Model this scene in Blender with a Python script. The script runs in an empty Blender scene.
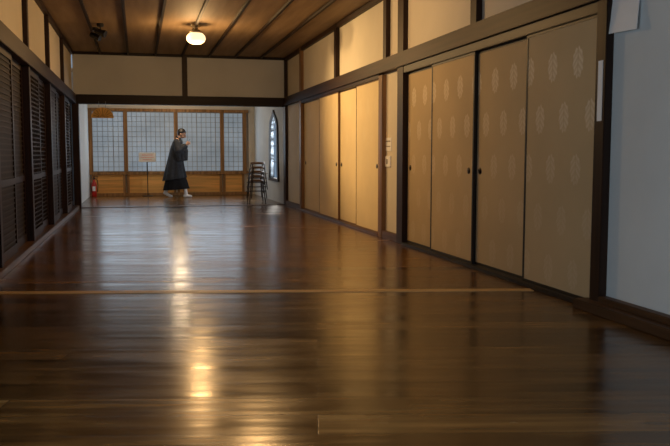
import bpy, bmesh, math, random
from mathutils import Vector, Matrix, Euler
random.seed(7)
scn = bpy.context.scene
col = scn.collection
PI = math.pi
F = 780.0
TH = math.atan(197/F*.9962)      # camera yaw to the right of the corridor axis
PT = math.atan(68/F)             # camera pitch down
# ---------------------------------------------------------------- camera
cam = bpy.data.cameras.new('camera'); co = bpy.data.objects.new('camera', cam); col.objects.link(co)
cam.sensor_width = 36; cam.lens = F/670*36
co.location = (0, 0, 1.0); co.rotation_euler = (PI/2-PT, 0, -TH)
cam.dof.use_dof = True; cam.dof.focus_distance = 16; cam.dof.aperture_fstop = 7
scn.camera = co
scn.view_settings.view_transform = 'Standard'
CM = Euler((PI/2-PT, 0, -TH)).to_matrix()
def ray(px, py): return CM @ Vector(((px-335)/F, (223-py)/F, -1))
def G(px, py, z=0.0):
    d = ray(px, py); t = (z-1)/d.z; return Vector((0, 0, 1))+d*t
def WX(px, py, X=2.88):
    d = ray(px, py); t = X/d.x; return Vector((0, 0, 1))+d*t
def WY(px, py, Y):
    d = ray(px, py); t = Y/d.y; return Vector((0, 0, 1))+d*t
# ---------------------------------------------------------------- materials
class NT:
    def __init__(s, name):
        s.m = bpy.data.materials.new(name); s.m.use_nodes = True
        s.t = s.m.node_tree; s.b = s.t.nodes['Principled BSDF']
    def n(s, kind, **kw):
        nd = s.t.nodes.new(kind)
        for k, v in kw.items():
            if k in nd.inputs.keys(): nd.inputs[k].default_value = v
            else: setattr(nd, k, v)
        return nd
    def l(s, a, b): s.t.links.new(a, b)
    def math(s, op, a, b=None):
        nd = s.t.nodes.new('ShaderNodeMath'); nd.operation = op
        for i, v in enumerate((a, b)):
            if v is None: continue
            if isinstance(v, (int, float)): nd.inputs[i].default_value = v
            else: s.l(v, nd.inputs[i])
        return nd.outputs[0]
    def mix(s, f, a, b, bt='MIX'):
        nd = s.t.nodes.new('ShaderNodeMix'); nd.data_type = 'RGBA'; nd.blend_type = bt
        for i, v in ((0, f), (6, a), (7, b)):
            if isinstance(v, (int, float)): nd.inputs[i].default_value = v
            elif isinstance(v, tuple): nd.inputs[i].default_value = (*v[:3], 1)
            else: s.l(v, nd.inputs[i])
        return nd.outputs[2]
    def pos(s, scale=(1, 1, 1), rot=(0, 0, 0)):
        g = s.n('ShaderNodeNewGeometry'); mp0 = s.n('ShaderNodeMapping'); mp = s.n('ShaderNodeMapping')
        mp0.inputs['Rotation'].default_value = rot
        mp.inputs['Scale'].default_value = scale
        s.l(g.outputs['Position'], mp0.inputs['Vector']); s.l(mp0.outputs[0], mp.inputs['Vector']); return mp.outputs[0]
    def noise(s, vec, scale=1, detail=4):
        nd = s.n('ShaderNodeTexNoise'); nd.inputs['Scale'].default_value = scale; nd.inputs['Detail'].default_value = detail
        s.l(vec, nd.inputs['Vector']); return nd.outputs[0]
    def ramp(s, fac, stops):
        nd = s.n('ShaderNodeValToRGB'); e = nd.color_ramp.elements
        while len(e) < len(stops): e.new(.5)
        for el, (p, c) in zip(e, stops): el.position = p; el.color = (*c, 1)
        s.l(fac, nd.inputs[0]); return nd.outputs[0]
    def rng(s, v, a, b, c=0, d=1):
        nd = s.n('ShaderNodeMapRange'); s.l(v, nd.inputs[0])
        for i, x in enumerate((a, b, c, d)): nd.inputs[i+1].default_value = x
        return nd.outputs[0]
    def bump(s, h, strength=.2, dist=.01):
        nd = s.n('ShaderNodeBump'); nd.inputs['Strength'].default_value = strength; nd.inputs['Distance'].default_value = dist
        s.l(h, nd.inputs['Height']); s.l(nd.outputs[0], s.b.inputs['Normal'])
def plain(name, c, rough=.6, metal=0, var=.12, sc=6):
    k = NT(name); nz = k.noise(k.pos(), sc)
    k.l(k.ramp(nz, [(.3, tuple(v*(1-var) for v in c)), (.7, tuple(min(1, v*(1+var)) for v in c))]), k.b.inputs['Base Color'])
    k.b.inputs['Roughness'].default_value = rough; k.b.inputs['Metallic'].default_value = metal
    return k.m
def wood(name, c, axis='z', rough=.5, var=.45, fine=22):
    k = NT(name); sc = {'x': (1, fine, fine), 'y': (fine, 1, fine), 'z': (fine, fine, 1)}[axis]
    nz = k.noise(k.pos(sc), 1.0, 6)
    k.l(k.ramp(nz, [(.3, tuple(v*(1-var) for v in c)), (.7, tuple(min(1, v*(1+var)) for v in c))]), k.b.inputs['Base Color'])
    k.b.inputs['Roughness'].default_value = rough; k.b.inputs['Specular IOR Level'].default_value = .25; k.bump(nz, .25, .004)
    return k.m
def emis(name, c, st):
    k = NT(name); k.b.inputs['Base Color'].default_value = (*c, 1)
    k.b.inputs['Emission Color'].default_value = (*c, 1); k.b.inputs['Emission Strength'].default_value = st
    return k.m
M = {}
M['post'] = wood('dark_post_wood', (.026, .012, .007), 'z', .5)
M['beam'] = wood('dark_beam_wood', (.032, .015, .008), 'y', .5)
M['skirt'] = wood('brown_skirting_wood', (.075, .036, .016), 'y', .5)
M['beamx'] = wood('dark_cross_beam_wood', (.014, .008, .006), 'x', .5)
M['black'] = plain('black_lacquer', (.008, .006, .005), .5)
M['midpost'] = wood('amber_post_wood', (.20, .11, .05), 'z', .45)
M['shojiwood'] = wood('far_frame_wood', (.34, .18, .07), 'z', .5)
M['shojiboard'] = wood('far_board_wood', (.80, .42, .12), 'x', .5, .25)
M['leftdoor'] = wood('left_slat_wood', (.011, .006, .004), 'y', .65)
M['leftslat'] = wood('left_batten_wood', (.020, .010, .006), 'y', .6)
M['sill'] = wood('sill_wood', (.10, .05, .022), 'y', .4)
M['lattice'] = wood('screen_lattice_wood', (.30, .30, .29), 'z', .6, .2)
M['batten'] = wood('ceiling_batten_wood', (.028, .016, .010), 'y', .6)
def plaster(name, c):
    k = NT(name); a = k.noise(k.pos((1, 1, 1)), 1.3, 5); b = k.noise(k.pos((1, 1, 1)), 60, 3)
    k.l(k.ramp(a, [(.3, tuple(v*.88 for v in c)), (.7, c)]), k.b.inputs['Base Color'])
    k.b.inputs['Roughness'].default_value = .9; k.bump(b, .15, .003); return k.m
M['plaster'] = plaster('cream_plaster', (.80, .74, .62))
M['plaster_cross'] = plaster('grey_beige_plaster', (.66, .68, .68))
M['plaster_cool'] = plaster('cool_white_plaster', (.70, .75, .77))
# ceiling boards
k = NT('ceiling_boards'); nz = k.noise(k.pos((7, .6, 1)), 1.6, 3)
k.l(k.ramp(nz, [(.3, (.26, .175, .10)), (.7, (.36, .25, .148))]), k.b.inputs['Base Color']); k.b.inputs['Roughness'].default_value = .65
M['ceil'] = k.m
# floor boards
k = NT('polished_floor_boards'); rot = (0, 0, math.radians(12.8))
v = k.pos((1, 1, 1), rot)
br = k.n('ShaderNodeTexBrick'); k.l(v, br.inputs['Vector'])
for kk, vv in (('Color1', (.0, .0, .0, 1)), ('Color2', (1, 1, 1, 1)), ('Mortar', (0, 0, 0, 1)), ('Scale', 1.0), ('Mortar Size', .003), ('Mortar Smooth', .3), ('Brick Width', 3.4), ('Row Height', .21)):
    br.inputs[kk].default_value = vv
br.offset = .37
sep = k.n('ShaderNodeSeparateColor'); k.l(br.outputs['Color'], sep.inputs[0])
grain = k.noise(k.pos((1.0, 16, 1), rot), 1.5, 5)
streak = k.noise(k.pos((1.4, 7, 1), rot), 1.2, 4)
tone = k.math('ADD', k.math('MULTIPLY', sep.outputs[0], .22), k.math('ADD', k.math('MULTIPLY', grain, .45), k.math('MULTIPLY', streak, .48)))
colr = k.ramp(tone, [(.34, (.020, .009, .003)), (.50, (.085, .037, .010)), (.66, (.19, .092, .026)), (.85, (.36, .19, .058))])
vo = k.n('ShaderNodeTexVoronoi'); vo.inputs['Scale'].default_value = 1.0; k.l(k.pos((2.0, 5.0, 1), rot), vo.inputs['Vector'])
kn = k.ramp(vo.outputs['Distance'], [(.05, (1, 1, 1)), (.17, (0, 0, 0))])
colr = k.mix(k.math('MULTIPLY', kn, .7), colr, (.012, .005, .002))
colr = k.mix(k.math('MULTIPLY', br.outputs['Fac'], .85), colr, (.005, .002, .001))
k.l(colr, k.b.inputs['Base Color'])
rg = k.math('ADD', k.rng(streak, .3, .7, 0, .08), k.math('ADD', k.math('MULTIPLY', sep.outputs[0], .06), .155))
k.l(rg, k.b.inputs['Roughness'])
wv = k.noise(k.pos((.4, 6.0, 1), rot), 1.3, 2)
hh = k.math('ADD', k.math('MULTIPLY', grain, .08), k.math('SUBTRACT', wv, k.math('MULTIPLY', br.outputs['Fac'], .5)))
k.bump(hh, .26, .010)
k.b.inputs['Specular Tint'].default_value = (1, .86, .62, 1); k.b.inputs['Specular IOR Level'].default_value = .6
M['floor'] = k.m
# fusuma paper with pale crest motifs
def fusuma(name, base, motif, amt):
    k = NT(name); g = k.n('ShaderNodeNewGeometry'); s = k.n('ShaderNodeSeparateXYZ'); k.l(g.outputs['Position'], s.inputs[0])
    CU, CV = .33, .36
    v = k.math('DIVIDE', s.outputs[2], CV)
    u = k.math('ADD', k.math('ADD', k.math('DIVIDE', s.outputs[1], CU), .13), k.math('MULTIPLY', k.math('FLOOR', v), .5))
    du = k.math('MULTIPLY', k.math('SUBTRACT', k.math('FRACT', u), .5), CU/.064)
    dv = k.math('MULTIPLY', k.math('SUBTRACT', k.math('FRACT', v), .5), CV/.105)
    r = k.math('SQRT', k.math('ADD', k.math('MULTIPLY', du, du), k.math('MULTIPLY', dv, dv)))
    an = k.math('ARCTAN2', dv, du)
    pet = k.math('MULTIPLY', k.math('SINE', k.math('MULTIPLY', an, 10)), .07)
    edge = k.math('SUBTRACT', 1.0, k.math('ADD', r, pet))
    msk = k.rng(edge, -.03, .08)
    veins = k.rng(k.math('SINE', k.math('ADD', k.math('MULTIPLY', k.math('ABSOLUTE', du), 9.0), k.math('MULTIPLY', dv, 14.0))), -.5, .4, .5, 1.0)
    stem = k.rng(k.math('ABSOLUTE', du), .05, .11, .3, 1.0)
    fade = k.rng(s.outputs[2], .6, 1.65, .22, 1.0)
    f = k.math('MULTIPLY', k.math('MULTIPLY', k.math('MULTIPLY', k.math('MULTIPLY', msk, veins), stem), fade), amt)
    nz = k.noise(k.pos(), 1.5, 5)
    bc = k.ramp(nz, [(.3, tuple(x*.86 for x in base)), (.7, base)])
    k.l(k.mix(f, bc, motif), k.b.inputs['Base Color']); k.b.inputs['Roughness'].default_value = .75
    return k.m
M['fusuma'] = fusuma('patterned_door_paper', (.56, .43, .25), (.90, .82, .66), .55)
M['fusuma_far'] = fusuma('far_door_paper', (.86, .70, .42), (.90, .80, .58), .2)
M['brass'] = plain('dark_bronze', (.03, .02, .012), .35, .8)
k = NT('glowing_screen_glass'); nz = k.noise(k.pos((.8, 1, 1.2)), 1.2, 2)
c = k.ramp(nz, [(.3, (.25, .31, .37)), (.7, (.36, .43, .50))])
k.l(c, k.b.inputs['Base Color']); k.l(c, k.b.inputs['Emission Color']); k.b.inputs['Emission Strength'].default_value = .42; k.b.inputs['Roughness'].default_value = .5  # pane emission stands in for daylight coming through from behind
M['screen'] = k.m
M['white'] = plain('white_paper', (.93, .94, .95), .8, 0, .03)
M['globe'] = emis('lit_milk_glass', (1.0, .76, .44), 1.4)
M['metal'] = plain('aged_metal', (.35, .30, .22), .4, .8)
M['blackmetal'] = plain('black_metal', (.012, .012, .014), .4, .3)
M['red'] = plain('red_enamel', (.50, .02, .015), .3)
M['pink'] = plain('pink_print', (.80, .16, .18), .7, 0, .03)
M['grey'] = plain('grey_print', (.25, .25, .25), .7, 0, .03)
M['gold'] = wood('gold_plaque_wood', (.80, .50, .15), 'z', .45, .2)
M['seat'] = plain('brown_stool_seat', (.24, .14, .07), .5)
M['stoolleg'] = plain('dark_brown_stool_leg', (.045, .028, .018), .5)
M['skin'] = plain('skin', (.50, .29, .19), .5, 0, .05)
M['hair'] = plain('black_hair', (.012, .010, .010), .45)
M['coat'] = plain('charcoal_coat_cloth', (.034, .038, .046), .85, 0, .25, 18)
M['trouser'] = plain('black_skirt_cloth', (.008, .008, .010), .9)
M['sock'] = plain('white_sock_cloth', (.85, .86, .88), .85, 0, .04)
M['phone'] = plain('dark_phone_case', (.02, .02, .025), .3)
# ---------------------------------------------------------------- object helpers
ORG = {}; CNT = {}
def box(bm, x0, x1, y0, y1, z0, z1, bev=0):
    r = bmesh.ops.create_cube(bm, size=1, matrix=Matrix.Translation(((x0+x1)/2, (y0+y1)/2, (z0+z1)/2)) @ Matrix.Diagonal((abs(x1-x0), abs(y1-y0), abs(z1-z0), 1)))
    if bev:
        es = list({e for v in r['verts'] for e in v.link_edges}); bmesh.ops.bevel(bm, geom=es, offset=bev, segments=2, affect='EDGES')
def cone(bm, p0, p1, r0, r1, seg=14):
    p0, p1 = Vector(p0), Vector(p1); d = p1-p0
    m = Matrix.Translation((p0+p1)/2) @ d.to_track_quat('Z', 'Y').to_matrix().to_4x4()
    bmesh.ops.create_cone(bm, cap_ends=True, segments=seg, radius1=r0, radius2=r1, depth=d.length, matrix=m)
def ell(bm, c, r, rot=(0, 0, 0), u=18, v=12):
    m = Matrix.Translation(c) @ Euler(rot).to_matrix().to_4x4() @ Matrix.Diagonal((*r, 1))
    return bmesh.ops.create_uvsphere(bm, u_segments=u, v_segments=v, radius=1, matrix=m)['verts']
def caps(bm, p0, p1, r0, r1):
    cone(bm, p0, p1, r0, r1, 16); ell(bm, p0, (r0,)*3, u=14, v=10); ell(bm, p1, (r1,)*3, u=14, v=10)
def chain(bm, pts, rs):
    for i in range(len(pts)-1): caps(bm, pts[i], pts[i+1], rs[i], rs[i+1])
def lathe(bm, c, prof, seg=24):
    rings = []
    for r, z in prof:
        rings.append([bm.verts.new((c[0]+r*math.cos(2*PI*i/seg), c[1]+r*math.sin(2*PI*i/seg), c[2]+z)) for i in range(seg)])
    for a, b in zip(rings, rings[1:]):
        for i in range(seg): bm.faces.new((a[i], a[(i+1) % seg], b[(i+1) % seg], b[i]))
    bm.faces.new(rings[0][::-1]); bm.faces.new(rings[-1])
def loft(bm, prof, seg=64, fold=.055, z_hi=1.2, z_len=.8, lift=0):
    rings = []
    for z, cx, rx, ry in prof:
        tt = max(0, (z_hi-z)/z_len); rr = []
        for i in range(seg):
            a = 2*PI*i/seg; f = 1+tt*(fold*math.sin(6*a+1.2)+fold*.55*math.sin(11*a+z*4))
            rr.append(bm.verts.new((cx+rx*f*math.cos(a), ry*f*math.sin(a), z+(lift*math.cos(a) if z == prof[-1][0] else 0))))
        rings.append(rr)
    for a, b in zip(rings, rings[1:]):
        for i in range(seg): bm.faces.new((a[i], a[(i+1) % seg], b[(i+1) % seg], b[i]))
    bm.faces.new(rings[0]); bm.faces.new(rings[-1][::-1])
def prism(bm, pts, axis, a0, a1):   # pts 2D polygon extruded along axis
    def mk(p, a): return {'x': (a, p[0], p[1]), 'y': (p[0], a, p[1]), 'z': (p[0], p[1], a)}[axis]
    A = [bm.verts.new(mk(p, a0)) for p in pts]; B = [bm.verts.new(mk(p, a1)) for p in pts]
    bm.faces.new(A[::-1]); bm.faces.new(B)
    for i in range(len(pts)): j = (i+1) % len(pts); bm.faces.new((A[i], A[j], B[j], B[i]))
def obj(name, bm, mat, parent=None, smooth=False):
    bmesh.ops.recalc_face_normals(bm, faces=bm.faces)
    me = bpy.data.meshes.new(name); o = bpy.data.objects.new(name, me); col.objects.link(o)
    if parent: off = ORG[parent]; o.parent = parent
    else:
        xs = [v.co.x for v in bm.verts]; ys = [v.co.y for v in bm.verts]; zs = [v.co.z for v in bm.verts]
        off = Vector(((min(xs)+max(xs))/2, (min(ys)+max(ys))/2, min(zs))); o.location = off
    ORG[o] = Vector(off)
    for v in bm.verts: v.co -= off
    bm.to_mesh(me); bm.free(); me.materials.append(M[mat])
    if smooth:
        for p in me.polygons: p.use_smooth = True
    return o
def tag(o, label, cat, group=None, kind=None):
    o['label'] = label; o['category'] = cat
    if group: o['group'] = group
    if kind: o['kind'] = kind
    return o
def thing(name, label, cat, loc, group=None, kind=None):
    o = bpy.data.objects.new(name, None); col.objects.link(o); o.location = loc; o.empty_display_size = .1
    ORG[o] = Vector(loc); return tag(o, label, cat, group, kind)
def num(base): CNT[base] = CNT.get(base, 0)+1; return '%s_%d' % (base, CNT[base])
def trim(bxs, mat, label, cat='trim', group=None, bev=.004):
    bm = bmesh.new()
    for b in bxs: box(bm, *b, bev)
    return tag(obj(num('trim'), bm, mat), label, cat, group, 'structure')
def B(*bxs, bev=0):
    bm = bmesh.new()
    for b in bxs: box(bm, *b, bev)
    return bm
def copy_tree(o, parent=None):
    c = o.copy(); col.objects.link(c)
    if parent: c.parent = parent
    for ch in list(o.children): copy_tree(ch, c)
    return c
# ---------------------------------------------------------------- dimensions
XL, XR = -1.15, 2.88
YB, YL, YF = -4.0, 15.5, 19.85
ZC, ZT, ZB = 2.92, 2.13, 1.955
tag(obj('floor', B((XL-.3, XR+.3, YB, YF+.2, -.1, 0)), 'floor'), 'long polished dark brown timber floor of the corridor', 'floor', kind='structure')
tag(obj('ceiling', B((XL-.2, XR+.25, YB, YL+.1, ZC, ZC+.08), (XL-.2, XR+.25, YL+.1, YF+.2, 2.55, 2.63)), 'ceil'), 'warm brown boarded ceiling over the corridor', 'ceiling', kind='structure')
ords = ['first', 'second', 'third', 'fourth', 'fifth', 'sixth', 'seventh', 'eighth', 'ninth', 'tenth']
for i in range(1, 8):
    x = XL+.504*i
    trim([(x-.019, x+.019, YB, YL-.06, ZC-.04, ZC)], 'batten', '%s dark ceiling batten counted from the left wall' % ords[i-1], 'ceiling batten', 'battens along the ceiling')
# ---------------------------------------------------------------- right wall
bm = bmesh.new()
box(bm, XR+.02, XR+.2, YB, 4.44, 0, ZC)
tag(obj('wall_right', bm, 'plaster_cool'), 'near cool grey white plaster wall at the right edge beside the dark post', 'wall', kind='structure')
bm = bmesh.new()
box(bm, XR+.02, XR+.2, 4.44, YL, ZT-.02, ZC)         # upper plaster
box(bm, XR+.07, XR+.2, 4.44, YL, 0, ZT-.02)          # behind the doors
box(bm, XR+.02, XR+.07, 8.3, 9.1, 0, ZT-.02)
box(bm, XR+.02, XR+.07, 13.85, YL, 0, ZT-.02)
tag(obj('wall_right_rear', bm, 'plaster'), 'cream plaster wall above and between the sliding doors on the right', 'wall', kind='structure')
def pilr(y0, y1, mat, label, z0=0, z1=ZC, x0=XR-.035):
    return trim([(x0, XR+.06, y0, y1, z0, z1)], mat, label, 'post', 'posts of the right wall')
pilr(4.38, 4.49, 'post', 'dark post with a paper tag between near plaster wall and patterned doors')
pilr(8.24, 8.44, 'post', 'dark full-height post at the far edge of the patterned doors')
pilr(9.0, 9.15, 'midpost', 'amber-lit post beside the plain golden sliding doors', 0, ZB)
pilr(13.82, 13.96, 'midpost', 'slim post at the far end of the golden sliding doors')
pilr(15.36, 15.58, 'post', 'dark corner post carrying the right end of the cross lintel')
pilr(8.86, 8.98, 'post', 'short dark post above the beam over the notice panel', ZT, ZC)
pilr(11.25, 11.38, 'post', 'short dark post above the beam over the golden doors', ZT, ZC)
pilr(6.33, 6.46, 'post', 'short dark post above the beam over the patterned doors', ZT, ZC)
trim([(XR-.06, XR+.06, 4.0, YL-.05, ZB+.02, ZT)], 'beam', 'long dark beam above the right-hand sliding doors', 'beam')
trim([(XR-.03, XR+.06, 4.49, 8.24, ZB-.055, ZB+.02)], 'black', 'black head track of the patterned sliding doors', 'door track')
trim([(XR-.03, XR+.06, 9.15, 13.82, ZB-.03, ZB+.02)], 'beam', 'brown head track of the golden sliding doors', 'door track')
trim([(XR-.03, XR+.06, YB, YL-.05, ZC-.07, ZC)], 'beam', 'dark cornice strip where the right wall meets the ceiling', 'cornice')
trim([(XR-.05, XR+.06, 4.49, 8.24, 0, .03)], 'black', 'black floor track of the patterned sliding doors', 'door track')
trim([(XR-.04, XR+.06, 9.15, 13.82, 0, .035)], 'sill', 'brown floor track of the golden sliding doors', 'door track')
trim([(XR-.03, XR+.02, 13.96, 15.36, 0, .09)], 'sill', 'brown skirting below the narrow plaster panel by the corner post', 'skirting')
trim([(XR-.03, XR+.02, 8.44, 9.0, 0, .09)], 'sill', 'brown skirting below the notice panel', 'skirting')
bm = B((XR-.12, XR+.02, YB, 4.55, 0, .06), (XR-.05, XR+.02, YB, 4.37, .06, .10), bev=.006)
tag(obj('baseboard_right', bm, 'skirt'), 'stepped brown wooden baseboard under the near plaster wall', 'baseboard', kind='structure')

def hikite(bm, x, y, z, r=.030):
    m = Matrix.Translation((x, y, z)) @ Matrix.Rotation(-PI/2, 4, 'Y')
    bmesh.ops.create_cone(bm, cap_ends=True, segments=24, radius1=r, radius2=r*.9, depth=.008, matrix=m)
def sliding(y0, y1, x, z0, z1, paper, frame, label, hy, group):
    t = thing(num('door'), label, 'sliding door', (x+.014, (y0+y1)/2, z0), group, 'structure')
    obj('paper_panel', B((x+.004, x+.024, y0+.015, y1-.015, z0+.015, z1-.015)), paper, t)
    f = .022 if frame == 'black' else .012
    obj('frame', B((x, x+.028, y0, y0+f, z0, z1), (x, x+.028, y1-f, y1, z0, z1), (x, x+.028, y0+f, y1-f, z0, z0+f), (x, x+.028, y0+f, y1-f, z1-f, z1)), frame, t)
    if hy:
        bm = bmesh.new(); hikite(bm, x+.002, hy, .86); obj('handle', bm, 'brass', t, True)
zt = ZB-.055
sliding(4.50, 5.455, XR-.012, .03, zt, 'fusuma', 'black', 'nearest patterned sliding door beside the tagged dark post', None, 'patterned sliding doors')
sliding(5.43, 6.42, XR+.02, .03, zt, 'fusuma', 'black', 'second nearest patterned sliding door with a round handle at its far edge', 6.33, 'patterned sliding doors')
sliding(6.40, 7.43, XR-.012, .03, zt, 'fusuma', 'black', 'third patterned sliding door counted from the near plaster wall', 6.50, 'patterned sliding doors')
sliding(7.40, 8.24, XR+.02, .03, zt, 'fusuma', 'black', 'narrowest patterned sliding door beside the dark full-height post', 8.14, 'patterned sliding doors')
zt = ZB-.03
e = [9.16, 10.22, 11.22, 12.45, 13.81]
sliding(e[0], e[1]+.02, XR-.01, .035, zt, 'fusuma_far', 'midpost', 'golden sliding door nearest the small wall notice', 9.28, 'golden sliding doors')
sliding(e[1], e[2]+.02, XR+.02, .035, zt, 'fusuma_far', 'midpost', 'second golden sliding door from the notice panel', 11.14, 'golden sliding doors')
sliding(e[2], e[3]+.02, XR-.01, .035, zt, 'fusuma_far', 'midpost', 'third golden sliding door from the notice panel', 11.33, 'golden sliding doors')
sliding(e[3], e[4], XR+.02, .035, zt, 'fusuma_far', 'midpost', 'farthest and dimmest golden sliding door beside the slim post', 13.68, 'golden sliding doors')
# ---------------------------------------------------------------- cross wall and lintel at YL
tag(obj('wall_cross', B((XL, XR+.1, YL-.03, YL+.05, ZT-.02, ZC)), 'plaster_cross'), 'pale plaster band above the cross lintel', 'wall', kind='structure')
trim([(XL-.02, XR+.02, YL-.09, YL+.09, ZB, ZT)], 'beamx', 'heavy dark lintel crossing the end of the corridor', 'beam')
trim([(XL, XR, YL-.06, YL, ZC-.05, ZC)], 'beamx', 'thin dark strip between cross plaster band and ceiling', 'beam')
c = WY(184.5, 75, YL)
trim([(c.x-.05, c.x+.05, YL-.07, YL+.05, ZT, ZC-.05)], 'post', 'short dark post in the middle of the cross plaster band', 'post')
trim([(XL-.03, XL+.09, YL-.09, YL+.09, 0, ZB)], 'post', 'dark post carrying the left end of the cross lintel', 'post')
# ---------------------------------------------------------------- left wall
bm = B((XL-.2, XL-.02, YB, YL, ZT-.02, ZC), (XL-.2, XL-.10, YB, YL, 0, ZT-.02), (XL-.10, XL-.02, YB, 2.8, 0, ZT-.02))
tag(obj('wall_left', bm, 'plaster'), 'left wall of pale plaster above dark slatted doors', 'wall', kind='structure')
ly = [2.8, 4.9, 7.0, 9.1, 11.2, 13.3, 15.42]
for i, y in enumerate(ly[:-1]):
    trim([(XL-.06, XL+.03, y-.055, y+.055, 0, ZC)], 'post', '%s dark post of the left wall counted from the camera' % ords[i], 'post', 'posts of the left wall')
trim([(XL-.04, XL+.055, YB, YL-.1, ZB, ZT)], 'beam', 'long dark beam over the left slatted doors', 'beam')
trim([(XL-.04, XL+.03, YB, YL-.1, ZC-.07, ZC)], 'beam', 'dark cornice strip where the left wall meets the ceiling', 'cornice')
trim([(XL-.08, XL+.06, YB, YL-.1, 0, .06)], 'sill', 'brown floor rail under the left slatted doors', 'sill')
def slat_door(y0, y1, x, label, fine):
    z0, z1 = .06, ZB
    t = thing(num('door'), label, 'slatted door', (x, (y0+y1)/2, z0), 'slatted doors of the left wall', 'structure')
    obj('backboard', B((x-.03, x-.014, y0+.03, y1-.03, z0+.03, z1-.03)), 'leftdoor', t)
    obj('frame', B((x-.035, x, y0, y0+.055, z0, z1), (x-.035, x, y1-.055, y1, z0, z1), (x-.035, x, y0+.055, y1-.055, z0, z0+.09), (x-.035, x, y0+.055, y1-.055, z1-.06, z1), (x-.035, x, y0+.055, y1-.055, .72, .78)), 'post', t)
    bm = bmesh.new(); n = 34
    for j in range(n):
        z = z0+.1+(z1-z0-.17)*(j+.5)/n
        box(bm, x-.016, x-.006, y0+.05, y1-.05, z-.008, z+.008)
    if fine:
        for j in range(1, 8):
            y = y0+.05+(y1-y0-.1)*j/8; box(bm, x-.014, x-.003, y-.006, y+.006, z0+.09, z1-.06)
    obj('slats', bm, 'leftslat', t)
dn = 0
for i in range(len(ly)-1):
    a, b = ly[i]+.055, (ly[i+1]-.055 if i < 5 else 15.38); m = (a+b)/2
    for (p, q, x) in ((a, m+.02, XL+.0), (m-.02, b, XL-.042)):
        slat_door(p, q, x, '%s dark slatted wooden door along the left wall from the camera' % (ords+['eleventh', 'twelfth'])[dn], i % 2 == 1); dn += 1
# ---------------------------------------------------------------- far bay beyond the lintel
tag(obj('wall_left_rear', B((XL-.2, XL, YL+.09, YF+.1, 0, 2.55)), 'plaster_cool'), 'white plaster return wall left of the far screens', 'wall', kind='structure')
yc, z0, HH, HW = 16.85, .50, 1.40, .52
WT = .06
half = [(1.0, 0), (.93, .12), (.88, .3), (.86, .5), (.85, .64), (.80, .76), (.66, .85), (.42, .905), (.2, .94), (.07, .975), (0, 1)]
def bell():
    R = [(yc+w*HW, z0+h*HH) for w, h in half]
    return R+[(2*yc-y, z) for y, z in R[-2::-1]]
bm = bmesh.new()
ya, yb, za, zb = YL+.09, YF+.1, 0, 2.55
inn = bell(); n = len(inn)
def proj(p):
    dy, dz = p[0]-yc, p[1]-1.15; t = min((yb-yc)/dy if dy > 1e-6 else 1e9, (ya-yc)/dy if dy < -1e-6 else 1e9, (zb-1.15)/dz if dz > 1e-6 else 1e9, (za-1.15)/dz if dz < -1e-6 else 1e9)
    return (yc+dy*t, 1.15+dz*t)
corners = [(yb, za), (yb, zb), (ya, zb), (ya, za)]
ins = []
for i in range(n):
    a = Vector(inn[i]); b = Vector(inn[(i+1) % n])
    q = 4 if i < n-1 else 12
    for s in range(q): ins.append(tuple(a.lerp(b, s/q)))
outs = [proj(p) for p in ins]
for c4 in corners:
    j = min(range(len(outs)), key=lambda q: (outs[q][0]-c4[0])**2+(outs[q][1]-c4[1])**2); outs[j] = c4
for X in (XR, XR+WT):
    A = [bm.verts.new((X, *p)) for p in ins]; O = [bm.verts.new((X, *p)) for p in outs]
    for i in range(len(ins)): j = (i+1) % len(ins); bm.faces.new((A[i], A[j], O[j], O[i]))
    if X == XR: A0, O0 = A, O
for P, Q in ((A0, A), (O0, O)):
    for i in range(len(ins)): j = (i+1) % len(ins); bm.faces.new((P[i], P[j], Q[j], Q[i]))
tag(obj('wall_right_far', bm, 'plaster_cool'), 'white plaster wall holding the bell-shaped window', 'wall', kind='structure')
w = thing(num('window'), 'bell-shaped window with dark frame in the far right wall', 'window', (XR+.02, yc, z0), None, 'structure')
bm = bmesh.new()
out = [(yc+(y-yc)*1.2, 1.15+(z-1.15)*1.10) for y, z in inn]
L = []
for X in (XR-.035, XR+WT+.01): L.append(([bm.verts.new((X, *p)) for p in inn], [bm.verts.new((X, *p)) for p in out]))
for i in range(n):
    j = (i+1) % n
    for A, O in L: bm.faces.new((A[i], A[j], O[j], O[i]))
    for kx in (0, 1): bm.faces.new((L[0][kx][i], L[0][kx][j], L[1][kx][j], L[1][kx][i]))
obj('window_frame', bm, 'black', w)
bm = bmesh.new()
for yy in (yc-.26, yc, yc+.26): box(bm, XR+.03, XR+.04, yy-.008, yy+.008, z0, z0+HH*.9)
for zz in (.85, 1.2, 1.55): box(bm, XR+.03, XR+.04, yc-HW*.86, yc+HW*.86, zz-.008, zz+.008)
obj('muntins', bm, 'black', w)
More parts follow.
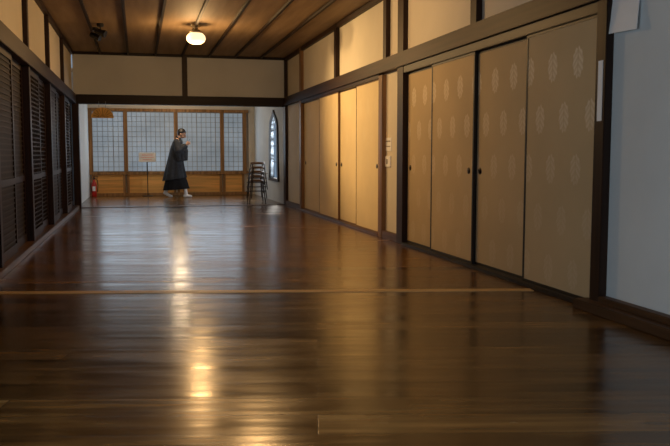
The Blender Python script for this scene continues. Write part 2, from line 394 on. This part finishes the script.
# far wall
sx = [XL, WY(125.5, 140, YF).x, WY(176, 140, YF).x, WY(222, 140, YF).x, WY(244.5, 140, YF).x]
tag(obj('wall_back', B((XL, XR, YF+.06, YF+.2, 0, 2.55), (XL, XR, YF, YF+.06, 2.12, 2.55), (sx[4]+.1, XR, YF, YF+.06, 0, 2.12)), 'plaster'), 'plaster end wall above the far glowing screens', 'wall', kind='structure')
trim([(XL, sx[4]+.1, YF-.06, YF+.05, 2.06, 2.13)], 'shojiwood', 'brown head rail above the far glowing screens', 'rail')
trim([(XL, sx[4]+.1, YF-.06, YF+.05, .52, .59)], 'shojiwood', 'brown middle rail between far screens and lower boards', 'rail')
trim([(XL, sx[4]+.1, YF-.08, YF+.05, 0, .07)], 'shojiwood', 'brown floor sill below the far lower boards', 'sill')
for i, nmx in zip(range(5), ['left end', 'left of the sign stand', 'behind the walking person', 'right of the walking person', 'right end']):
    x = sx[i]+(.04 if i == 0 else 0)
    trim([(x-.045, x+.045, YF-.05, YF+.05, .59, 2.06)], 'shojiwood', 'light brown screen post %s of the far wall' % nmx if 'end' in nmx else 'light brown screen post %s' % nmx, 'post', 'posts between the far screens')
for i in range(4):
    a, b = sx[i]+(.085 if i == 0 else .045), sx[i+1]-.045
    t = thing(num('window'), '%s gridded blue-grey glowing screen of the far wall from the left' % ords[i], 'screen window', ((a+b)/2, YF, .59), 'gridded screens of the far wall', 'structure')
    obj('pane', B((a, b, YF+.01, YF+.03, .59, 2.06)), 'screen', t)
    bm = bmesh.new(); nx = max(2, round((b-a)/.115)); nz = 12
    for j in range(nx+1):
        x = a+(b-a)*j/nx; wd = .008 if (j % 4 == 0) else .0045; box(bm, max(a, x-wd), min(b, x+wd), YF-.005, YF+.01, .59, 2.06)
    for j in range(nz+1):
        z = .59+1.47*j/nz; wd = .018 if j in (0, nz) else .0045; box(bm, a, b, YF-.004, YF+.01, max(.59, z-wd), min(2.06, z+wd))
    obj('lattice', bm, 'lattice', t)
    t = tag(obj(num('trim'), B((a, b, YF-.01, YF+.05, .07, .52)), 'shojiboard'), '%s golden brown board panel below the far screens from the left' % ords[i], 'board panel', 'board panels below the far screens', 'structure')
    for xx in (a, b): obj('stile', B((xx-.03, xx+.03, YF-.03, YF-.01, .07, .52)), 'shojiwood', t)
trim([(XL+.09, XR-.035, YL-.06, YL+.06, 0, .008)], 'sill', 'worn floor threshold below the cross lintel', 'threshold')
a = G(0, 293); b = G(518, 290); d = (b-a).normalized()
t0 = (XL+.07-a.x)/d.x; t1 = (XR-.06-a.x)/d.x; p = a+d*t0; q = a+d*t1; nn = Vector((-d.y, d.x, 0))*.05
bm = bmesh.new(); prism(bm, [tuple((p-nn)[:2]), tuple((q-nn)[:2]), tuple((q+nn)[:2]), tuple((p+nn)[:2])], 'z', 0, .003)
k = NT('pale_strip_wood'); nz = k.noise(k.pos((1.1, 20, 1), rot), 1.6, 5)
k.l(k.ramp(nz, [(.3, (.50, .30, .11)), (.7, (.80, .55, .25))]), k.b.inputs['Base Color']); k.b.inputs['Roughness'].default_value = .4; M['strip'] = k.m
tag(obj(num('trim'), bm, 'strip'), 'pale worn wooden strip crossing the near floor', 'floor strip', kind='structure')
# ---------------------------------------------------------------- lamps
WARM = (1, .60, .25)
def lamp(x, y, label, zc=ZC, e_=70, c_=WARM):
    t = thing('ceiling_lamp', label, 'ceiling lamp', (x, y, zc-.32), 'globe lamps on the ceiling')
    bm = bmesh.new(); lathe(bm, (x, y, zc-.29), [(.02, 0), (.075, .008), (.122, .035), (.142, .075), (.135, .115), (.105, .15), (.075, .165)], 28); g = obj('globe', bm, 'globe', t, True)
    bm = bmesh.new(); lathe(bm, (x, y, zc-.135), [(.085, 0), (.095, .015), (.06, .05), (.03, .06), (.03, .09), (.075, .1), (.08, .134)], 24); obj('fitting', bm, 'metal', t, True)
    l = bpy.data.lights.new('lamp_light', 'POINT'); l.energy = e_; l.color = c_; l.shadow_soft_size = .12
    lo = bpy.data.objects.new('lamp_light', l); col.objects.link(lo); lo.location = (x, y, zc-.45)
    return l
c = G(196, 38, ZC-.2)
lamp(c.x, c.y, 'glowing globe ceiling lamp seen near the far end', ZC, 38)
lamp(c.x+.3, 8.0, 'second globe ceiling lamp nearer the camera, above the picture', ZC, 62)
lamp(.9, 18.3, 'low globe ceiling lamp hidden behind the lintel near the far screens', 2.55, 24, (1, .76, .50))
# spotlights
c = G(98, 32, ZC-.10)
for i in range(2):
    x, y = c.x-.05+.09*i, c.y+(0.25 if i == 0 else -.15)
    t = thing('spotlight', '%s of the two small black spotlights on the ceiling' % ('farther' if i == 0 else 'nearer'), 'spotlight', (x, y, ZC-.045), 'black spotlights')
    bm = bmesh.new(); lathe(bm, (x, y, ZC-.045), [(.045, 0), (.05, .01), (.05, .045)], 20); obj('mount', bm, 'blackmetal', t)
    bm = bmesh.new(); cone(bm, (x, y, ZC-.045), (x, y, ZC-.11), .01, .01); obj('stem', bm, 'blackmetal', t)
    bm = bmesh.new(); cone(bm, (x-.07, y+.02, ZC-.10), (x+.07, y-.03, ZC-.155), .035, .055, 20); obj('shade', bm, 'blackmetal', t, False)
    sp = bpy.data.lights.new('spot_light', 'SPOT'); sp.energy = 360; sp.color = (1, .62, .25); sp.spot_size = .95; sp.spot_blend = 1.0; sp.shadow_soft_size = .05
    s_ = bpy.data.objects.new('spot_light', sp); col.objects.link(s_); s_.location = (x+.12, y-.06, ZC-.19)
    s_.rotation_euler = (Vector((XR, 9.7+1.1*i, 1.65))-s_.location).to_track_quat('-Z', 'Y').to_euler()
# ---------------------------------------------------------------- small things
def wallbox(px0, py0, px1, py1, X, th, X0=None):
    a = WX(px0, py0, X); b = WX(px1, py1, X); return (X-th, X, min(a.y, b.y), max(a.y, b.y), min(a.z, b.z), max(a.z, b.z))
p1, p2, p3, p4 = WX(605, -22, XR+.02), WX(642, -22, XR+.02), WX(642, 29, XR+.02), WX(604, 36, XR+.02)
bm = bmesh.new(); vs = []
for X in (XR+.020, XR+.016): vs.append([bm.verts.new((X-(.035 if i > 1 else 0), p.y, p.z)) for i, p in enumerate((p1, p2, p3, p4))])
bm.faces.new(vs[0]); bm.faces.new(vs[1][::-1])
for i in range(4): bm.faces.new((vs[0][i], vs[0][(i+1) % 4], vs[1][(i+1) % 4], vs[1][i]))
tag(obj('paper_sheet', bm, 'white'), 'blank white paper sheet hanging at the top of the near plaster wall', 'paper')
b = wallbox(594, 62, 600, 121, XR-.035, .003)
b = (b[0], b[1], 4.405, 4.455, b[4], b[5])
t = tag(obj('paper_tag', B(b), 'white'), 'long narrow white paper tag on the dark post', 'paper tag')
b = wallbox(384.5, 138, 391.5, 151, XR+.02, .004)
t = tag(obj('wall_notice', B(b), 'white'), 'small white notice on the narrow panel between the door groups', 'notice')
obj('print_line', B((b[0]-.001, b[0], b[2]+.03, b[3]-.03, b[4]+.05, b[4]+.06)), 'grey', t)
obj('print_line', B((b[0]-.001, b[0], b[2]+.03, b[3]-.03, b[5]-.05, b[5]-.035)), 'grey', t)
b = wallbox(385, 156, 391, 167, XR+.02, .012)
t = tag(obj('switch_plate', B(b, bev=.003), 'white'), 'pale switch plate just below the small wall notice', 'light switch')
obj('rocker', B((b[0]-.005, b[0], (b[2]+b[3])/2-.02, (b[2]+b[3])/2+.02, (b[4]+b[5])/2-.03, (b[4]+b[5])/2+.03)), 'grey', t)
c = WY(102.5, 118, YL-.1); r = .205
t = thing('fan_plaque', 'golden brown half-round plaque hanging under the left of the lintel', 'plaque', (c.x, YL, c.z))
pts = [(c.x+r*math.cos(PI*i/20), c.z+r*.95*math.sin(PI*i/20)) for i in range(21)]
bm = bmesh.new(); prism(bm, pts, 'y', YL-.12, YL-.095); obj('board', bm, 'gold', t)
bm = bmesh.new()
for i in range(1, 10):
    a = PI*i/10; cone(bm, (c.x+.03*math.cos(a), YL-.123, c.z+.03*math.sin(a)), (c.x+r*.93*math.cos(a), YL-.123, c.z+r*.88*math.sin(a)), .004, .004, 6)
obj('ribs', bm, 'shojiwood', t)
for s in (-.06, .06):
    bm = bmesh.new(); cone(bm, (c.x+s, YL-.1, c.z+r*.6), (c.x+s, YL-.1, ZB+.05), .004, .004, 6); obj('cord', bm, 'grey', t)
# sign on stand
c = G(147.5, 194); c.z = 0; c.y = min(c.y, YF-.3)
t = thing('sign_stand', 'white sign with pink print on a thin black floor stand', 'sign', c)
bm = bmesh.new(); lathe(bm, c, [(.13, 0), (.13, .012), (.03, .022)], 24); obj('base', bm, 'blackmetal', t)
bm = bmesh.new(); cone(bm, (c.x, c.y, .015), (c.x, c.y, .9), .011, .011, 10); obj('pole', bm, 'blackmetal', t)
bd = obj('board', B((c.x-.20, c.x+.20, c.y-.012, c.y+.005, .83, 1.06), bev=.004), 'white', t)
obj('print', B((c.x-.13, c.x+.13, c.y-.0145, c.y-.012, .995, 1.006), (c.x-.15, c.x+.15, c.y-.0145, c.y-.012, .94, .949), (c.x-.11, c.x+.11, c.y-.0145, c.y-.012, .885, .892)), 'pink', bd)
# fire extinguisher
c = G(91, 195.5); c.z = 0; c.x = max(c.x, XL+.11); c.y = min(c.y, YF-.25)
t = thing('fire_extinguisher', 'red fire extinguisher standing in the far left corner', 'fire extinguisher', c)
bm = bmesh.new(); lathe(bm, c, [(.056, 0), (.062, .01), (.062, .30), (.05, .34), (.027, .37), (.02, .41)], 24); obj('tank', bm, 'red', t, True)
bm = bmesh.new(); box(bm, c.x-.02, c.x+.02, c.y-.02, c.y+.02, .41, .45, .004); box(bm, c.x-.015, c.x+.09, c.y-.012, c.y+.012, .44, .455, .002); box(bm, c.x-.015, c.x+.10, c.y-.012, c.y+.012, .475, .49, .002); box(bm, c.x-.012, c.x+.012, c.y-.01, c.y+.01, .445, .485); obj('valve', bm, 'blackmetal', t)
bm = bmesh.new(); pts = [Vector((c.x+.015, c.y, .43)), Vector((c.x+.08, c.y-.02, .4)), Vector((c.x+.092, c.y-.03, .28)), Vector((c.x+.08, c.y-.03, .12))]
chain(bm, pts, [.009]*4); obj('hose', bm, 'blackmetal', t, True)
obj('label_patch', B((c.x-.035, c.x+.035, c.y-.066, c.y-.05, .14, .25)), 'white', t)
# stacked stools
def stool(x, y, z, label, grp):
    t = thing('stool', label, 'stool', (x, y, z), grp)
    bm = bmesh.new(); lathe(bm, (x, y, z+.44), [(.10, 0), (.145, .004), (.152, .02), (.145, .04), (.12, .046)], 24); obj('seat', bm, 'seat', t, True)
    for q in range(4):
        a = PI/4+q*PI/2
        bm = bmesh.new(); chain(bm, [Vector((x+.13*math.cos(a), y+.13*math.sin(a), z+.447)), Vector((x+.168*math.cos(a), y+.168*math.sin(a), z+.440)), Vector((x+.180*math.cos(a), y+.180*math.sin(a), z+.41)), Vector((x+.235*math.cos(a), y+.235*math.sin(a), z+.011))], [.010, .011, .011, .011]); obj('leg', bm, 'stoolleg', t, True)
    bm = bmesh.new()
    pts = [Vector((x+.214*math.cos(2*PI*i/24), y+.214*math.sin(2*PI*i/24), z+.24)) for i in range(25)]
    for i in range(24): cone(bm, pts[i], pts[i+1], .006, .006, 6)
    obj('ring', bm, 'stoolleg', t, True)
    return t
words = ['lowest', 'second lowest', 'third lowest', 'fourth lowest', 'topmost']
c = G(256.5, 202.5)
for q in range(5):
    lab = '%s brown stool in the stack by the bell-shaped window' % words[q]
    if q == 0: first = stool(c.x, c.y, 0, lab, 'stacked stools')
    else:
        s = copy_tree(first); s.location = (c.x+.007*q, c.y, .092*q); s.rotation_euler.z = .16*(q % 2); s['label'] = lab
# ---------------------------------------------------------------- person (faces +x)
pc = G(176, 197.5); pc.z = 0
person = thing('person', 'person walking right in a dark knee-length coat looking at a held phone', 'person', pc)
ORG[person] = Vector((0, 0, 0))
def remesh(o, vs, sm=True):
    m = o.modifiers.new('union', 'REMESH'); m.mode = 'VOXEL'; m.voxel_size = vs; m.use_smooth_shade = True
    s = o.modifiers.new('smooth', 'SMOOTH'); s.factor = .5; s.iterations = 2
def bow(bm):      # head bends forward on the neck
    for v in bm.verts:
        if v.co.z > 1.385 and v.co.x < .250 and abs(v.co.y) < .105:
            a = .42*min(1, (v.co.z-1.385)/.06); v.co = Vector((.10, 0, 1.41))+Matrix.Rotation(a, 3, 'Y') @ (v.co-Vector((.10, 0, 1.41)))
    return bm
UP, LY, ST = .04, .065, .03
bm = bmesh.new()
hipz = .84
tilt = (0, .32, 0)
ell(bm, (.12, 0, 1.53), (.094, .076, .092), tilt)
ell(bm, (.147, 0, 1.475), (.068, .06, .075), tilt)
ell(bm, (.178, 0, 1.427), (.028, .032, .024)); caps(bm, (.214, 0, 1.512), (.232, 0, 1.478), .010, .016)     # chin, nose
ell(bm, (.210, 0, 1.452), (.012, .024, .006)); ell(bm, (.207, 0, 1.443), (.012, .02, .006))                # lips
for s in (-1, 1):
    ell(bm, (.112, s*.079, 1.50), (.02, .01, .032), tilt)                                                      # ear
    ell(bm, (.200, s*.028, 1.528), (.016, .026, .007), tilt)                                                  # brow
bow(bm)
ell(bm, (0, 0, .9), (.12, .15, .13)); ell(bm, (.03, 0, 1.06), (.10, .14, .16)); ell(bm, (.05, 0, 1.22), (.115, .17, .15))
chain(bm, [(.05, -.15, 1.32), (.07, 0, 1.355), (.05, .15, 1.32)], [.055, .06, .055])
caps(bm, (.075, 0, 1.34), (.12, 0, 1.45), .054, .050)
for s in (-1, 1):
    chain(bm, [(.05, s*.17, 1.31), (.10, s*.21, 1.08), (.255, s*.085, 1.19+UP)], [.052, .04, .028])
    ell(bm, (.285, s*.055, 1.22+UP), (.042, .018, .036), (0, -.6, s*-.5))
    for fi, (zz, ln) in enumerate([(1.205, .024), (1.222, .028), (1.240, .027), (1.257, .022)]):               # four fingers round the phone
        zz += UP
        chain(bm, [(.300, s*.052, zz), (.325+ln*.2, s*.050, zz+.008), (.342+ln*.2, s*.030, zz+.012), (.340, s*(.030-ln*.5), zz+.012)], [.0095, .009, .008, .007])
    chain(bm, [(.270, s*.050, 1.238+UP), (.285, s*.038, 1.268+UP), (.297, s*.018, 1.285+UP)], [.012, .010, .008])         # thumb
chain(bm, [(.0, -.075, hipz), (.14, -LY, .47), (.21+ST, -LY, .09)], [.085, .056, .038])
chain(bm, [(.0, .075, hipz), (-.03, LY, .46), (-.21-ST, LY, .13)], [.085, .056, .038])
chain(bm, [(.20+ST, -LY, .042), (.32+ST, -LY, .030)], [.034, .026]); chain(bm, [(-.23-ST, LY, .09), (-.12-ST, LY, .035)], [.034, .026])
body = obj('body', bm, 'skin', person, True); remesh(body, .0065)
for s in (-1, 1):
    bm = bmesh.new(); ell(bm, (.207, s*.028, 1.512), (.007, .012, .006)); obj('eye', bow(bm), 'hair', person, True)
bm = bmesh.new(); ell(bm, (.104, 0, 1.535), (.106, .088, .104), tilt, 32, 24)
bmesh.ops.delete(bm, geom=[v for v in bm.verts if v.co.z < 1.50+(v.co.x-.10)*.75 and not (v.co.x < .095 and v.co.z > 1.42)], context='VERTS')
h = obj('hair', bow(bm), 'hair', person, True); sm = h.modifiers.new('thick', 'SOLIDIFY'); sm.thickness = .014
# coat
bm = bmesh.new()
loft(bm, [(1.405, .085, .062, .072), (1.37, .076, .078, .11), (1.31, .06, .112, .19), (1.2, .045, .145, .205), (1.08, .025, .155, .20), (.95, .01, .17, .20), (.8, .0, .195, .205), (.64, -.01, .225, .215), (.50, -.015, .255, .225), (.43, -.025, .272, .228)], fold=.07, lift=.04)
for s in (-1, 1):
    chain(bm, [(.05, s*.165, 1.295), (.09, s*.212, 1.10)], [.080, .092]); chain(bm, [(.09, s*.212, 1.10), (.225, s*.108, 1.165+UP)], [.092, .062])
    chain(bm, [(.09, s*.212, 1.04), (.245, s*.115, 1.11)], [.06, .045])
    chain(bm, [(.11, s*.205, .89), (.245, s*.13, .90)], [.04, .035]); chain(bm, [(.11, s*.205, .89), (.09, s*.212, 1.04)], [.04, .06]); chain(bm, [(.245, s*.13, .90), (.245, s*.115, 1.11)], [.035, .045]); chain(bm, [(.17, s*.17, .90), (.17, s*.165, 1.10)], [.045, .06])
coat = obj('coat', bm, 'coat', person, True); remesh(coat, .009)
bm = bmesh.new(); chain(bm, [(.075, -.07, 1.385), (.12, -.035, 1.32), (.165, .0, 1.22)], [.02, .018, .014]); chain(bm, [(.075, .07, 1.385), (.12, .035, 1.32), (.165, .0, 1.22)], [.02, .018, .014]); chain(bm, [(.075, -.07, 1.385), (.035, 0, 1.425), (.075, .07, 1.385)], [.02, .024, .02])
obj('collar', bm, 'trouser', person, True)
bm = bmesh.new()
loft(bm, [(.80, .0, .15, .16), (.6, .0, .20, .175), (.4, .01, .25, .18), (.25, .01, .29, .18), (.19, .01, .305, .175)], fold=.035, z_hi=.8, z_len=.6, lift=.02)
tr = obj('skirt', bm, 'trouser', person, True); remesh(tr, .009)
bm = bmesh.new()
chain(bm, [(.19+ST, -LY, .21), (.212+ST, -LY, .09), (.21+ST, -LY, .050)], [.046, .044, .045]); chain(bm, [(.19+ST, -LY, .045), (.325+ST, -LY, .032)], [.044, .031])
s1 = obj('sock', bm, 'sock', person, True); remesh(s1, .007)
bm = bmesh.new()
chain(bm, [(-.16-ST, LY, .22), (-.215-ST, LY, .135)], [.046, .044]); chain(bm, [(-.232-ST, LY, .105), (-.12-ST, LY, .038)], [.043, .034]); chain(bm, [(-.12-ST, LY, .038), (-.08-ST, LY, .030)], [.034, .028])
s2 = obj('sock', bm, 'sock', person, True); remesh(s2, .007)
person.rotation_euler = (0, 0, -.15)
ph = B((-.005, .005, -.036, .036, -.075, .075), bev=.004)
m = Matrix.Rotation(.35, 4, 'Y'); bmesh.ops.transform(ph, matrix=m, verts=ph.verts)
R = Matrix.Rotation(-.15, 4, 'Z'); off = R @ Vector((.318, 0, 1.265+UP)); bmesh.ops.transform(ph, matrix=Matrix.Translation(off+pc) @ R, verts=ph.verts)
tag(obj('phone', ph, 'phone'), 'small dark phone held up in both hands by the walking person', 'phone')
# ---------------------------------------------------------------- light
w = bpy.data.worlds.new('world'); scn.world = w; w.use_nodes = True
w.node_tree.nodes['Background'].inputs[0].default_value = (.50, .72, 1, 1); w.node_tree.nodes['Background'].inputs[1].default_value = .35
def area(name, loc, rot, sx_, sy_, e_, c_):
    l = bpy.data.lights.new(name, 'AREA'); l.shape = 'RECTANGLE'; l.size = sx_; l.size_y = sy_; l.energy = e_; l.color = c_
    o = bpy.data.objects.new(name, l); col.objects.link(o); o.location = loc; o.rotation_euler = rot
area('rear_daylight', (.9, YB+.1, 1.3), (PI/2, 0, 0), 3.6, 2.2, 14, (.86, .92, 1))
area('screen_daylight', (.8, YF-.12, 1.4), (-PI/2, 0, 0), 3.4, 1.3, 17, (.68, .84, 1))
area('added_side_light', (XL+.02, 1.7, 1.2), (0, -PI/2, 0), 1.6, 2.6, 42, (.74, .88, 1))  # added unseen area light before the closed left wall, in place of an opening
area('bell_daylight', (XR+.3, 16.85, 1.3), (0, PI/2, 0), 1.3, 1.0, 36, (.75, .86, 1))
sn = bpy.data.lights.new('sun', 'SUN'); sn.energy = 2.0; sn.angle = .12; sn.color = (1, .95, .88)
so = bpy.data.objects.new('sun', sn); col.objects.link(so)
so.rotation_euler = Vector((-.45, -2.8, -1.2)).to_track_quat('-Z', 'Y').to_euler()
